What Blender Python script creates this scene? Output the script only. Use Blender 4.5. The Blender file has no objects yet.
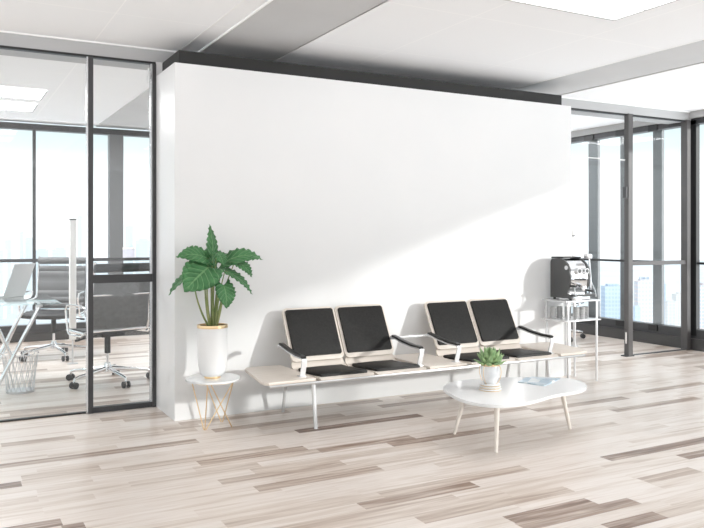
import bpy, bmesh, math, random
from mathutils import Vector, Matrix
random.seed(7)
S = bpy.context.scene
C = S.collection
PI = math.pi

# ------------------------------------------------------------------ camera, sky, sun, exposure
cam_d = bpy.data.cameras.new('camera')
cam = bpy.data.objects.new('camera', cam_d); C.objects.link(cam)
cam.location = (0, 0, 1.5)
cam.rotation_euler = (PI/2, 0, -math.radians(28.39))
cam_d.sensor_width = 36; cam_d.lens = 38.71; cam_d.shift_y = -0.0384
cam_d.clip_start = 0.05; cam_d.clip_end = 5000
S.camera = cam

S.view_settings.view_transform = 'Standard'
S.view_settings.look = 'None'
S.view_settings.gamma = 1
S.view_settings.use_curve_mapping = False
S.view_settings.exposure = 0.58
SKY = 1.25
LOW_FILL = 3.15      # extra glow added below the horizon to light the ceiling
SUN = 1.6
LAMP = 10.0

W = bpy.data.worlds.new('sky'); S.world = W; W.use_nodes = True
nt = W.node_tree; nt.nodes.clear()
tc = nt.nodes.new('ShaderNodeTexCoord'); sp = nt.nodes.new('ShaderNodeSeparateXYZ')
rp = nt.nodes.new('ShaderNodeValToRGB'); bg = nt.nodes.new('ShaderNodeBackground'); ow = nt.nodes.new('ShaderNodeOutputWorld')
nt.links.new(tc.outputs['Generated'], sp.inputs[0]); nt.links.new(sp.outputs['Z'], rp.inputs[0])
nt.links.new(rp.outputs[0], bg.inputs[0]); nt.links.new(bg.outputs[0], ow.inputs[0])
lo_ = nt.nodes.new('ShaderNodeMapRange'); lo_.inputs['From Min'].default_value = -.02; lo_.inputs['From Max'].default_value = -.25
lo_.inputs['To Min'].default_value = SKY; lo_.inputs['To Max'].default_value = SKY * LOW_FILL
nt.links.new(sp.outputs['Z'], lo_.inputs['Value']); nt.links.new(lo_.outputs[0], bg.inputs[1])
e = rp.color_ramp.elements
e[0].position = 0.0; e[0].color = (.855, .875, .895, 1)
e[1].position = 1.0; e[1].color = (.90, .93, .97, 1)
for p, c in ((.03, (.88, .89, .90, 1)), (.075, (.80, .83, .835, 1)), (.11, (.56, .625, .635, 1)), (.15, (.455, .55, .56, 1)), (.22, (.54, .62, .64, 1)), (.4, (.95, .95, .96, 1))):
    n = e.new(p); n.color = c

sd = bpy.data.lights.new('sun', 'SUN'); sun = bpy.data.objects.new('sun', sd); C.objects.link(sun)
sd.energy = SUN; sd.angle = math.radians(2.0); sd.color = (1, .97, .93)
sun.rotation_euler = Vector((.80, -1, .268)).to_track_quat('Z', 'Y').to_euler()

# ------------------------------------------------------------------ materials
def mat(name, col, rough=.5, metal=0, spec=.5, emit=None, es=0, coat=0):
    m = bpy.data.materials.new(name); m.use_nodes = True
    b = m.node_tree.nodes['Principled BSDF']
    b.inputs['Base Color'].default_value = (*col, 1)
    b.inputs['Roughness'].default_value = rough
    b.inputs['Metallic'].default_value = metal
    b.inputs['Specular IOR Level'].default_value = spec
    b.inputs['Coat Weight'].default_value = coat
    if emit:
        b.inputs['Emission Color'].default_value = (*emit, 1); b.inputs['Emission Strength'].default_value = es
    return m
def nodes(m): return m.node_tree.nodes, m.node_tree.links, m.node_tree.nodes['Principled BSDF']
def mottle(m, c1, c2, scale=8, stretch=(1, 1, 1), detail=4, bump=0, lo=.35, hi=.65):
    N, L, b = nodes(m)
    t = N.new('ShaderNodeTexCoord'); mp = N.new('ShaderNodeMapping'); mp.inputs['Scale'].default_value = stretch
    nz = N.new('ShaderNodeTexNoise'); nz.inputs['Scale'].default_value = scale; nz.inputs['Detail'].default_value = detail
    r = N.new('ShaderNodeValToRGB'); r.color_ramp.elements[0].color = (*c1, 1); r.color_ramp.elements[1].color = (*c2, 1)
    r.color_ramp.elements[0].position = lo; r.color_ramp.elements[1].position = hi
    L.new(t.outputs['Object'], mp.inputs[0]); L.new(mp.outputs[0], nz.inputs[0]); L.new(nz.outputs['Fac'], r.inputs[0]); L.new(r.outputs[0], b.inputs['Base Color'])
    if bump:
        bp = N.new('ShaderNodeBump'); bp.inputs['Strength'].default_value = bump; bp.inputs['Distance'].default_value = .005
        L.new(nz.outputs['Fac'], bp.inputs['Height']); L.new(bp.outputs[0], b.inputs['Normal'])
    return m
M = {}
M['wall'] = mat('white wall paint', (.80, .80, .80), .34, spec=.5); mottle(M['wall'], (.785, .788, .79), (.80, .80, .80), 2)
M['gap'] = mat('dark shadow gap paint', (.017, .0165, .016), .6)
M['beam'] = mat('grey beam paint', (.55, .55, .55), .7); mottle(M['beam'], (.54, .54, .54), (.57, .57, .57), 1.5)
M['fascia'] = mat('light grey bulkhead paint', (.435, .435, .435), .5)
M['lip'] = mat('white ceiling trim', (.92, .92, .91), .5)
M['frame'] = mat('grey anodised frame', (.055, .055, .058), .4, spec=.4)
M['mull'] = mat('mullion grey metal', (.15, .155, .16), .45)
M['black'] = mat('black frame', (.012, .012, .013), .4)
M['chromeframe'] = mat('bright frame edge', (.75, .76, .78), .2, .8)
M['sill'] = mat('dark grey sill panel', (.055, .053, .053), .5)
M['diff'] = mat('lamp diffuser', (.9, .9, .9), .5, emit=(1, 1, 1), es=LAMP)
M['diff2'] = mat('waiting area lamp diffuser', (.9, .9, .9), .5, emit=(1, 1, 1), es=4.0)
M['lampframe'] = mat('lamp frame grey', (.6, .6, .6), .5)
M['beige'] = mat('beige birch laminate', (.68, .61, .545), .45); mottle(M['beige'], (.66, .59, .525), (.70, .635, .575), 6, (1, 6, 6))
M['pad'] = mat('charcoal leather pad', (.012, .012, .011), .5, spec=.25); mottle(M['pad'], (.010, .0095, .009), (.016, .015, .014), 60, bump=.15)
M['armpad'] = mat('black arm pad', (.018, .018, .018), .35)
M['wmetal'] = mat('white lacquered metal', (.74, .74, .75), .25, .25)
M['chrome'] = mat('chrome', (.80, .80, .81), .14, 1)
M['steel'] = mat('brushed steel', (.62, .62, .63), .3, 1)
M['gold'] = mat('brushed gold', (.80, .60, .36), .28, .9)
M['ceramic'] = mat('white ceramic', (.79, .79, .79), .3, coat=.2)
M['marble'] = mat('white marble', (.8, .8, .8), .15); mottle(M['marble'], (.52, .54, .57), (.78, .785, .79), 6, detail=9, lo=.28, hi=.5)
M['toplac'] = mat('glossy white lacquer', (.80, .80, .805), .16)
M['paleleg'] = mat('pale limed wood', (.78, .72, .66), .5); mottle(M['paleleg'], (.74, .68, .62), (.82, .76, .70), 10, (4, 4, .6))
M['soil'] = mat('dark soil', (.08, .05, .03), .95); mottle(M['soil'], (.03, .02, .01), (.12, .08, .05), 60, bump=.8)
M['stem'] = mat('green leaf stalk', (.22, .28, .09), .45); mottle(M['stem'], (.17, .25, .07), (.32, .33, .14), 12)
M['chairgrey'] = mat('grey chair leather', (.15, .153, .157), .5); mottle(M['chairgrey'], (.135, .138, .14), (.17, .173, .177), 30)
M['chairdark'] = mat('dark chair leather', (.05, .052, .055), .45)
M['caster'] = mat('dark rubber caster wheel', (.04, .04, .042), .5)
M['machine'] = mat('dark grey machine shell', (.07, .07, .07), .35)
M['cup'] = mat('white paper cup', (.52, .52, .52), .6)
M['plastic'] = mat('matt light plastic', (.74, .75, .77), .4)
M['bluebox'] = mat('pale lilac cardboard', (.70, .73, .84), .6)

def glass_mat(name, tint, refl):
    m = bpy.data.materials.new(name); m.use_nodes = True
    N = m.node_tree.nodes; L = m.node_tree.links; N.clear()
    t = N.new('ShaderNodeBsdfTransparent'); t.inputs[0].default_value = (*tint, 1)
    g = N.new('ShaderNodeBsdfGlossy'); g.inputs['Roughness'].default_value = .0
    lw = N.new('ShaderNodeLayerWeight'); pw = N.new('ShaderNodeMath'); pw.operation = 'POWER'; pw.inputs[1].default_value = 5
    f = N.new('ShaderNodeMath'); f.operation = 'MULTIPLY_ADD'; f.inputs[1].default_value = .9; f.inputs[2].default_value = .035
    L.new(lw.outputs['Facing'], pw.inputs[0]); L.new(pw.outputs[0], f.inputs[0])
    lw.inputs[0].default_value = .5
    k = N.new('ShaderNodeMath'); k.operation = 'MULTIPLY'; k.inputs[1].default_value = refl
    x = N.new('ShaderNodeMixShader'); o = N.new('ShaderNodeOutputMaterial')
    L.new(f.outputs[0], k.inputs[0]); L.new(k.outputs[0], x.inputs[0]); L.new(t.outputs[0], x.inputs[1]); L.new(g.outputs[0], x.inputs[2]); L.new(x.outputs[0], o.inputs[0])
    return m
M['glass'] = glass_mat('partition glass', (.985, .99, .99), .8)
M['winglass'] = glass_mat('window glass', (.97, .985, .99), .6)
M['deskglass'] = glass_mat('desk glass', (.86, .92, .92), 1.3)

# ceiling panels: white paint with fine pale seams on a grid
def ceiling_mat():
    m = mat('ceiling panels', (.90, .905, .915), .7); N, L, b = nodes(m)
    t = N.new('ShaderNodeTexCoord'); s = N.new('ShaderNodeSeparateXYZ'); L.new(t.outputs['Object'], s.inputs[0])
    outs = []
    for ax, off in (('X', 1.128), ('Y', 4.591)):
        a = N.new('ShaderNodeMath'); a.operation = 'SUBTRACT'; a.inputs[1].default_value = off - 12.0 * 2; L.new(s.outputs[ax], a.inputs[0])
        q = N.new('ShaderNodeMath'); q.operation = 'MODULO'; q.inputs[1].default_value = 1.2; L.new(a.outputs[0], q.inputs[0])
        l = N.new('ShaderNodeMath'); l.operation = 'LESS_THAN'; l.inputs[1].default_value = .010; L.new(q.outputs[0], l.inputs[0]); outs.append(l)
    mx = N.new('ShaderNodeMath'); mx.operation = 'MAXIMUM'; L.new(outs[0].outputs[0], mx.inputs[0]); L.new(outs[1].outputs[0], mx.inputs[1])
    c = N.new('ShaderNodeMix'); c.data_type = 'RGBA'; c.inputs[6].default_value = (.90, .905, .915, 1); c.inputs[7].default_value = (.97, .97, .97, 1)
    L.new(mx.outputs[0], c.inputs[0]); L.new(c.outputs[2], b.inputs['Base Color'])
    return m
M['ceiling'] = ceiling_mat()

# wooden floor: each plank of the mesh carries its own tone (r) and seed (g)
def floor_mat():
    m = mat('pale mixed planks', (.8, .75, .7), .30, spec=.45); N, L, b = nodes(m)
    at = N.new('ShaderNodeAttribute'); at.attribute_name = 'plank'
    s = N.new('ShaderNodeSeparateColor'); L.new(at.outputs['Color'], s.inputs[0])
    t = N.new('ShaderNodeTexCoord')
    off = N.new('ShaderNodeVectorMath'); off.operation = 'SCALE'; off.inputs['Scale'].default_value = 37.0
    L.new(at.outputs['Vector'], off.inputs[0])
    ad = N.new('ShaderNodeVectorMath'); L.new(t.outputs['Object'], ad.inputs[0]); L.new(off.outputs[0], ad.inputs[1])
    mp = N.new('ShaderNodeMapping'); mp.inputs['Scale'].default_value = (.9, 14, 1); L.new(ad.outputs[0], mp.inputs[0])
    nz = N.new('ShaderNodeTexNoise'); nz.inputs['Scale'].default_value = 2.2; nz.inputs['Detail'].default_value = 6; nz.inputs['Distortion'].default_value = .6; L.new(mp.outputs[0], nz.inputs[0])
    mp2 = N.new('ShaderNodeMapping'); mp2.inputs['Scale'].default_value = (2, 60, 1); L.new(ad.outputs[0], mp2.inputs[0])
    n2 = N.new('ShaderNodeTexNoise'); n2.inputs['Scale'].default_value = 2.5; n2.inputs['Detail'].default_value = 3; L.new(mp2.outputs[0], n2.inputs[0])
    # tone = plank tone * (0.5 + noise) + small streak
    a = N.new('ShaderNodeMath'); a.operation = 'MULTIPLY_ADD'; a.inputs[1].default_value = 2.6; a.inputs[2].default_value = -.80; L.new(nz.outputs['Fac'], a.inputs[0])
    k = N.new('ShaderNodeMath'); k.operation = 'MULTIPLY'; k.use_clamp = True; L.new(s.outputs[0], k.inputs[0]); 
    a2 = N.new('ShaderNodeMath'); a2.operation = 'ADD'; a2.inputs[1].default_value = .45; L.new(a.outputs[0], a2.inputs[0]); L.new(a2.outputs[0], k.inputs[1])
    st = N.new('ShaderNodeMath'); st.operation = 'MULTIPLY_ADD'; st.inputs[1].default_value = .34; st.inputs[2].default_value = -.16; L.new(n2.outputs['Fac'], st.inputs[0])
    mp3 = N.new('ShaderNodeMapping'); mp3.inputs['Scale'].default_value = (.55, 9, 1); mp3.inputs['Location'].default_value = (3, 8, 0); L.new(ad.outputs[0], mp3.inputs[0])
    n3 = N.new('ShaderNodeTexNoise'); n3.inputs['Scale'].default_value = 1.6; n3.inputs['Detail'].default_value = 3; n3.inputs['Distortion'].default_value = 1.2; L.new(mp3.outputs[0], n3.inputs[0])
    s3 = N.new('ShaderNodeMapRange'); s3.inputs['From Min'].default_value = .50; s3.inputs['From Max'].default_value = .74; s3.inputs['To Max'].default_value = .26; L.new(n3.outputs['Fac'], s3.inputs['Value'])
    q0 = N.new('ShaderNodeMath'); L.new(k.outputs[0], q0.inputs[0]); L.new(s3.outputs[0], q0.inputs[1])
    q = N.new('ShaderNodeMath'); q.use_clamp = True; L.new(q0.outputs[0], q.inputs[0]); L.new(st.outputs[0], q.inputs[1])
    r = N.new('ShaderNodeValToRGB'); el = r.color_ramp.elements
    el[0].position = 0; el[0].color = (.755, .69, .645, 1); el[1].position = 1; el[1].color = (.17, .10, .07, 1)
    for p, c in ((.22, (.62, .535, .47, 1)), (.5, (.43, .335, .275, 1)), (.75, (.285, .20, .155, 1))):
        z = el.new(p); z.color = c
    L.new(q.outputs[0], r.inputs[0]); L.new(r.outputs[0], b.inputs['Base Color'])
    return m
M['floor'] = floor_mat()

def leaf_mat(name, c1, c2, vein, freq):
    m = mat(name, c1, .42, spec=.4); N, L, b = nodes(m)
    uv = N.new('ShaderNodeUVMap'); uv.uv_map = 'UVMap'
    s = N.new('ShaderNodeSeparateXYZ'); L.new(uv.outputs[0], s.inputs[0])
    ab = N.new('ShaderNodeMath'); ab.operation = 'ABSOLUTE'; L.new(s.outputs[0], ab.inputs[0])
    # side veins: sin((v - 0.45|u|) * freq)
    d = N.new('ShaderNodeMath'); d.operation = 'MULTIPLY_ADD'; d.inputs[1].default_value = -.35; L.new(ab.outputs[0], d.inputs[0]); L.new(s.outputs[1], d.inputs[2])
    f = N.new('ShaderNodeMath'); f.operation = 'MULTIPLY'; f.inputs[1].default_value = freq; L.new(d.outputs[0], f.inputs[0])
    sn = N.new('ShaderNodeMath'); sn.operation = 'SINE'; L.new(f.outputs[0], sn.inputs[0])
    g = N.new('ShaderNodeMath'); g.operation = 'GREATER_THAN'; g.inputs[1].default_value = .93; L.new(sn.outputs[0], g.inputs[0])
    mid = N.new('ShaderNodeMath'); mid.operation = 'LESS_THAN'; mid.inputs[1].default_value = .05; L.new(ab.outputs[0], mid.inputs[0])
    mx = N.new('ShaderNodeMath'); mx.operation = 'MAXIMUM'; L.new(g.outputs[0], mx.inputs[0]); L.new(mid.outputs[0], mx.inputs[1])
    t = N.new('ShaderNodeTexCoord'); nz = N.new('ShaderNodeTexNoise'); nz.inputs['Scale'].default_value = 14; L.new(t.outputs['Object'], nz.inputs[0])
    r = N.new('ShaderNodeValToRGB'); r.color_ramp.elements[0].color = (*c1, 1); r.color_ramp.elements[1].color = (*c2, 1)
    r.color_ramp.elements[0].position = .35; r.color_ramp.elements[1].position = .65
    L.new(nz.outputs['Fac'], r.inputs[0])
    c = N.new('ShaderNodeMix'); c.data_type = 'RGBA'; c.inputs[7].default_value = (*vein, 1); L.new(mx.outputs[0], c.inputs[0]); L.new(r.outputs[0], c.inputs[6])
    L.new(c.outputs[2], b.inputs['Base Color'])
    bp = N.new('ShaderNodeBump'); bp.inputs['Strength'].default_value = .5; bp.inputs['Distance'].default_value = .004
    L.new(sn.outputs[0], bp.inputs['Height']); L.new(bp.outputs[0], b.inputs['Normal'])
    return m
M['leaf'] = leaf_mat('glossy green leaf', (.045, .16, .055), (.075, .23, .085), (.17, .34, .15), 42)
M['succ'] = mat('pale green succulent', (.30, .45, .22), .5); mottle(M['succ'], (.16, .29, .12), (.33, .46, .23), 25)

# ------------------------------------------------------------------ builders
def B(): return bmesh.new()
def box(bm, x0, x1, y0, y1, z0, z1, bev=0, seg=2, mtx=None):
    vs = [bm.verts.new((x, y, z)) for x in (x0, x1) for y in (y0, y1) for z in (z0, z1)]
    F = [(0, 1, 3, 2), (4, 6, 7, 5), (0, 4, 5, 1), (2, 3, 7, 6), (0, 2, 6, 4), (1, 5, 7, 3)]
    fs = [bm.faces.new([vs[i] for i in f]) for f in F]
    allv = vs
    if bev:
        es = list({ed for f in fs for ed in f.edges})
        r = bmesh.ops.bevel(bm, geom=es, offset=bev, segments=seg, profile=.5, affect='EDGES')
        allv = list({v for f in r['faces'] for v in f.verts} | {v for v in vs if v.is_valid})
    if mtx is not None: bmesh.ops.transform(bm, matrix=mtx, verts=allv)
    return allv
def prism(bm, pts, z0, z1, mtx=None, bev=0, seg=2):
    """extrude an outline (counter-clockwise, local xy) from z0 to z1"""
    n = len(pts)
    lo = [bm.verts.new((p[0], p[1], z0)) for p in pts]; hi = [bm.verts.new((p[0], p[1], z1)) for p in pts]
    f0 = bm.faces.new(lo[::-1]); f1 = bm.faces.new(hi)
    for i in range(n): bm.faces.new([lo[i], lo[(i+1) % n], hi[(i+1) % n], hi[i]])
    vs = lo + hi
    if bev:
        es = list(f0.edges) + list(f1.edges)
        r = bmesh.ops.bevel(bm, geom=es, offset=bev, segments=seg, profile=.5, affect='EDGES')
        vs = list({v for f in r['faces'] for v in f.verts} | {v for v in vs if v.is_valid})
    if mtx is not None: bmesh.ops.transform(bm, matrix=mtx, verts=vs)
    return vs
def rrect(w, h, r, n=5, cx=0, cy=0):
    o = []
    for sx, sy, a0 in ((1, 1, 0), (-1, 1, 90), (-1, -1, 180), (1, -1, 270)):
        for i in range(n + 1):
            a = math.radians(a0 + 90 * i / n)
            o.append((cx + sx * (w/2 - r) + r * math.cos(a), cy + sy * (h/2 - r) + r * math.sin(a)))
    return o
def circ(r, n=32, cx=0, cy=0): return [(cx + r*math.cos(2*PI*i/n), cy + r*math.sin(2*PI*i/n)) for i in range(n)]
def tube(bm, pts, r, n=10, caps=True):
    """round tube along points; r number or list"""
    P = [Vector(p) for p in pts]; R = r if isinstance(r, (list, tuple)) else [r] * len(P)
    rings = []; up = None
    for i, p in enumerate(P):
        t = (P[min(i+1, len(P)-1)] - P[max(i-1, 0)]).normalized()
        if up is None:
            up = Vector((0, 0, 1)) if abs(t.z) < .9 else Vector((1, 0, 0))
        a = t.cross(up).normalized(); b = a.cross(t).normalized(); up = b
        rings.append([bm.verts.new(p + (a*math.cos(2*PI*k/n) + b*math.sin(2*PI*k/n)) * R[i]) for k in range(n)])
    for i in range(len(P)-1):
        for k in range(n):
            bm.faces.new([rings[i][k], rings[i][(k+1) % n], rings[i+1][(k+1) % n], rings[i+1][k]])
    if caps:
        bm.faces.new(rings[0][::-1]); bm.faces.new(rings[-1])
def lathe(bm, prof, cx=0, cy=0, n=40, mtx=None):
    """prof: list of (r, z)"""
    rings = []; vs = []
    for r, z in prof:
        if r < 1e-6: rg = [bm.verts.new((cx, cy, z))]
        else: rg = [bm.verts.new((cx + r*math.cos(2*PI*k/n), cy + r*math.sin(2*PI*k/n), z)) for k in range(n)]
        rings.append(rg); vs += rg
    for a, b in zip(rings, rings[1:]):
        for k in range(n):
            q = [a[k % len(a)], a[(k+1) % n % len(a)], b[(k+1) % n % len(b)], b[k % len(b)]]
            u = []
            for v in q:
                if v not in u: u.append(v)
            if len(u) > 2: bm.faces.new(u)
    if mtx is not None: bmesh.ops.transform(bm, matrix=mtx, verts=vs)
def ribbon(bm, path, x, w, th):
    """flat bar following a path in YZ, width w along X"""
    P = [Vector((0, p[0], p[1])) for p in path]; n = len(P); rows = []
    for i, p in enumerate(P):
        t = (P[min(i+1, n-1)] - P[max(i-1, 0)]).normalized(); nn = Vector((0, -t.z, t.y)) * th/2
        rows.append([bm.verts.new((x + sx*w/2, p.y + s*nn.y, p.z + s*nn.z)) for sx, s in ((-1, -1), (1, -1), (1, 1), (-1, 1))])
    for a, b in zip(rows, rows[1:]):
        for k in range(4): bm.faces.new([a[k], a[(k+1) % 4], b[(k+1) % 4], b[k]])
    bm.faces.new(rows[0][::-1]); bm.faces.new(rows[-1])
def bez(p0, p1, p2, n=8):
    p0, p1, p2 = Vector(p0), Vector(p1), Vector(p2)
    return [(1-t)**2*p0 + 2*t*(1-t)*p1 + t*t*p2 for t in [i/n for i in range(n+1)]]
def rootof(o):
    while o.parent: o = o.parent
    return o
def obj(name, bm, m, parent=None, smooth=True, shift=None):
    """one mesh object; coordinates are world, shifted to the root's base"""
    bmesh.ops.recalc_face_normals(bm, faces=bm.faces)
    me = bpy.data.meshes.new(name)
    if shift is None and parent is not None: shift = rootof(parent).location
    if shift is not None: bmesh.ops.translate(bm, vec=-Vector(shift), verts=bm.verts)
    bm.to_mesh(me); bm.free(); me.materials.append(m)
    o = bpy.data.objects.new(name, me); C.objects.link(o)
    if parent is not None: o.parent = parent
    elif shift is not None: o.location = shift
    if smooth:
        for p in me.polygons: p.use_smooth = True
        try: me.set_sharp_from_angle(angle=math.radians(35))
        except Exception: pass
    return o
def tag(o, label, cat, group=None, kind=None):
    if label: o['label'] = label
    if cat: o['category'] = cat
    if group: o['group'] = group
    if kind: o['kind'] = kind
    return o
def thing(name, label, cat, loc=(0, 0, 0), group=None):
    o = bpy.data.objects.new(name, None); C.objects.link(o); o.location = loc; o.empty_display_size = .1
    return tag(o, label, cat, group)
def struct(name, bm, m, parent=None, smooth=False):
    o = obj(name, bm, m, parent, smooth)
    if parent is None: o['kind'] = 'structure'
    return o
def sempty(name, loc=(0, 0, 0)):
    o = bpy.data.objects.new(name, None); C.objects.link(o); o.location = loc; o['kind'] = 'structure'; return o
def bx(name, m, d, parent=None, bev=0):
    bm = B(); box(bm, *d, bev=bev)
    return obj(name, bm, m, parent) if parent is not None else struct(name, bm, m)
def dup(root, loc, rotz=None, label=None, group=None):
    def cp(o, par):
        c = o.copy(); C.objects.link(c); c.parent = par
        for ch in list(o.children): cp(ch, c)
        return c
    kids = list(root.children)
    r = root.copy(); C.objects.link(r)
    for ch in kids: cp(ch, r)
    r.location = loc
    if rotz is not None: r.rotation_euler = (0, 0, rotz)
    if label: r['label'] = label
    if group: r['group'] = group
    return r

# ------------------------------------------------------------------ setting
X0, X1, Y0, Y1 = -6.0, 8.95, -6.0, 11.95
YG = 6.735      # plane of the glass partitions
YB = 11.79      # back window wall
XR = 8.80       # right window wall
CZ = 3.165

# floor, plank by plank
DARK = [(0.32, 1.65, 5.39, 0.5), (0.3, 0.42, 5.06, 0.9), (0.43, 0.9, 5.15, 0.35), (0.37, 0.87, 6.02, 0.5), (-.4, 0.55, 4.28, 0.8), (0.54, 0.65, 4.14, 0.75), (1.16, 1.74, 5.72, 0.28), (1.3, 1.66, 6.28, 0.35), (1.51, 1.8, 5.88, 0.35), (1.67, 2.62, 5.94, 0.45), (1.84, 2.97, 5.63, 0.5), (1.1, 1.64, 5.47, 0.7), (1.49, 2.27, 4.92, 0.5), (2.4, 3.54, 5.34, 0.95), (3.1, 3.54, 6.03, 0.7), (1.49, 2.34, 4.44, 0.38), (1.64, 2.5, 4.25, 0.45), (2.32, 3.1, 4.81, 0.5), (2.94, 3.55, 5.31, 0.7), (3.4, 4.22, 5.76, 0.7), (3.77, 4.27, 5.98, 0.6), (2.68, 3.43, 4.79, 0.65), (2.84, 3.98, 4.66, 0.6), (3.53, 4.52, 5.12, 0.4), (4.5, 4.9, 4.98, 0.45), (2.34, 2.75, 4.23, 0.38), (2.24, 3.33, 3.81, 0.32), (2.05, 2.84, 3.69, 0.5), (2.22, 3.28, 3.4, 0.42), (2.64, 3.24, 3.17, 0.75), (3.94, 5.15, 3.72, 0.8), (4.43, 5.0, 3.48, 0.7), (4.49, 5.61, 4.97, 0.6), (5.08, 6.2, 4.68, 0.5), (5.96, 6.88, 5.11, 0.55), (3.79, 4.27, 3.2, 0.35), (2.83, 3.35, 3.4, 0.5), (2.63, 3.46, 3.05, 0.6), (3.02, 3.41, 2.76, 0.7), (3.16, 3.35, 3.81, 0.4)]
PW = .11
def build_floor():
    rng = random.Random(11)
    by = {}
    for a, b, y, t in DARK: by.setdefault(math.floor(y/PW), []).append((a, b, t))
    bm = B(); lay = bm.loops.layers.float_color.new('plank')
    base = bm.verts
    def quad(a, b, y, t):
        vs = [bm.verts.new(p) for p in ((a, y, 0), (b, y, 0), (b, y+PW, 0), (a, y+PW, 0))]
        f = bm.faces.new(vs); g = rng.random(); h = rng.random()
        for l in f.loops: l[lay] = (t, g, h, 1)
    r0, r1 = math.floor(Y0/PW), math.floor(Y1/PW)
    for r in range(r0, r1 + 1):
        y = r*PW; cuts = sorted(by.get(r, [])); x = X0 - rng.random()
        near = (2.6 < y < 6.3)
        while x < X1:
            ln = rng.uniform(.45, 1.5); nx = x + ln
            nxt = [c for c in cuts if c[0] > x - 1e-6]
            if nxt and nxt[0][0] < x + .02: # a measured darker plank starts here
                c = nxt[0]; quad(c[0], c[1], y, c[2]); x = c[1]; cuts = [q for q in cuts if q[0] >= c[1]]; continue
            if nxt and nx > nxt[0][0] - .25: nx = nxt[0][0]
            u = rng.random()
            if near and x < 7: t = .02 + .16*u*u if u < .86 else .22
            else: t = .03 + .2*u*u if u < .72 else rng.uniform(.3, .6)
            quad(x, min(nx, X1 + .3), y, t); x = nx
    # slab sides
    box(bm, X0, X1, Y0, Y1, -.2, -.003)
    me = bpy.data.meshes.new('floor'); bm.to_mesh(me); bm.free(); me.materials.append(M['floor'])
    o = bpy.data.objects.new('floor', me); C.objects.link(o); o['kind'] = 'structure'
build_floor()

# ceiling: white bays, grey beams between them
bm = B()
for a, b in ((X0, 1.865), (2.76, 5.64), (6.385, X1)): box(bm, a, b, Y0, Y1, CZ, 3.45)
box(bm, 1.865, 2.04, Y0, Y1, CZ + .012, 3.45)
struct('ceiling', bm, M['ceiling'])
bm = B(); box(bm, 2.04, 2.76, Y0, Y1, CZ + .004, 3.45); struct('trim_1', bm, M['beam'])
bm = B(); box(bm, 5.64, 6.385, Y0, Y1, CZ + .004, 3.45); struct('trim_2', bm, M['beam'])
bm = B()
for x, w in ((1.857, .012), (2.03, .012), (2.76, .012), (5.615, .03), (6.385, .012)):
    box(bm, x, x + w, Y0, YG, CZ - .003, CZ + .02)
box(bm, X0, 1.86, YG - .02, YG, CZ - .010, CZ)
box(bm, 6.4, X1 - .1, YG - .02, YG, CZ - .010, CZ)
struct('trim_3', bm, M['lip'])
# bulkhead over the partitions
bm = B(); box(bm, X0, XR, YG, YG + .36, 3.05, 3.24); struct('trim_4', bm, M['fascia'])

# the free-standing white wall, and its dark recessed top
bm = B(); box(bm, 1.66, 6.008, 6.107, YG + .1, 0, 2.922); struct('wall_back', bm, M['wall'])
bm = B(); box(bm, 1.66, 1.75, YG - .02, YG + .3, 2.922, 3.05); struct('trim_5', bm, M['wall'])
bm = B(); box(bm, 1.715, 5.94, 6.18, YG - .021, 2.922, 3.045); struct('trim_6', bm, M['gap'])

# right partition: posts, track, glass
def post(bm, x0, x1, y0=YG - .03, y1=YG + .07, z0=0, z1=3.05): box(bm, x0, x1, y0, y1, z0, z1)
M['post'] = mat('mid grey post', (.085, .08, .08), .4)
w = sempty('door_2', (7.7, YG, 0))
bm = B(); post(bm, 7.57, 7.645, y1=YG+.04, z0=.0); obj('door_post', bm, M['post'], w)
bm = B(); post(bm, 8.67, 8.735); obj('door_post', bm, M['post'], w)
bm = B(); box(bm, 7.52, 7.66, YG - .04, YG + .05, 0, .012); obj('post_foot', bm, M['frame'], w)
bm = B(); box(bm, 6.02, 8.76, YG, YG + .05, 3.03, 3.05); obj('top_track', bm, M['black'], w)
bm = B(); box(bm, 7.645, 8.67, YG, YG + .05, 0, .008); obj('floor_track', bm, M['frame'], w)
bm = B(); box(bm, 7.645, 8.67, YG + .015, YG + .027, .008, 3.03); obj('pane', bm, M['glass'], w)
bm = B(); box(bm, 6.008, 7.57, YG + .012, YG + .024, 2.475, 3.03); obj('pane', bm, M['glass'], w)
bm = B(); box(bm, 6.008, 7.55, YG + .008, YG + .028, 2.464, 2.472); obj('transom_edge', bm, M['lip'], w)
bm = B(); box(bm, 7.535, 7.57, YG - .02, YG + .03, 1.99, 2.13); obj('lock_box', bm, M['frame'], w)
bm = B(); box(bm, 7.645, 8.67, YG - .01, YG + .03, 1.14, 1.19); obj('mid_rail', bm, M['post'], w)
bm = B(); box(bm, 7.558, 7.57, YG - .012, YG + .012, .16, .30); obj('floor_bolt', bm, M['chrome'], w)

# left partition: fixed pane and framed glass door
w = sempty('window_1', (-1, YG, 0))
bm = B(); box(bm, X0, 1.07, YG + .01, YG + .022, .012, 3.03); obj('pane', bm, M['glass'], w)
bm = B(); box(bm, X0, 1.07, YG, YG + .04, 0, .012); obj('bottom_frame', bm, M['black'], w)
bm = B(); box(bm, X0, 1.66, YG - .005, YG + .05, 3.03, 3.05); obj('top_frame', bm, M['black'], w)
w = sempty('door_1', (1.07, YG, 0))
bm = B(); box(bm, 1.085, 1.125, YG - .03, YG + .05, 0, 3.03); obj('door_post', bm, M['frame'], w)
bm = B(); box(bm, 1.072, 1.0845, YG - .02, YG + .03, .012, 3.03); obj('edge_strip', bm, M['chromeframe'], w)
bm = B(); box(bm, 1.628, 1.658, YG - .03, YG + .05, 0, 3.03); obj('door_post', bm, M['frame'], w)
bm = B(); box(bm, 1.612, 1.628, YG - .01, YG + .03, .045, 3.03); obj('edge_strip', bm, M['chromeframe'], w)
bm = B(); box(bm, 1.125, 1.628, YG - .02, YG + .04, 0, .045); obj('bottom_rail', bm, M['frame'], w)
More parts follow.
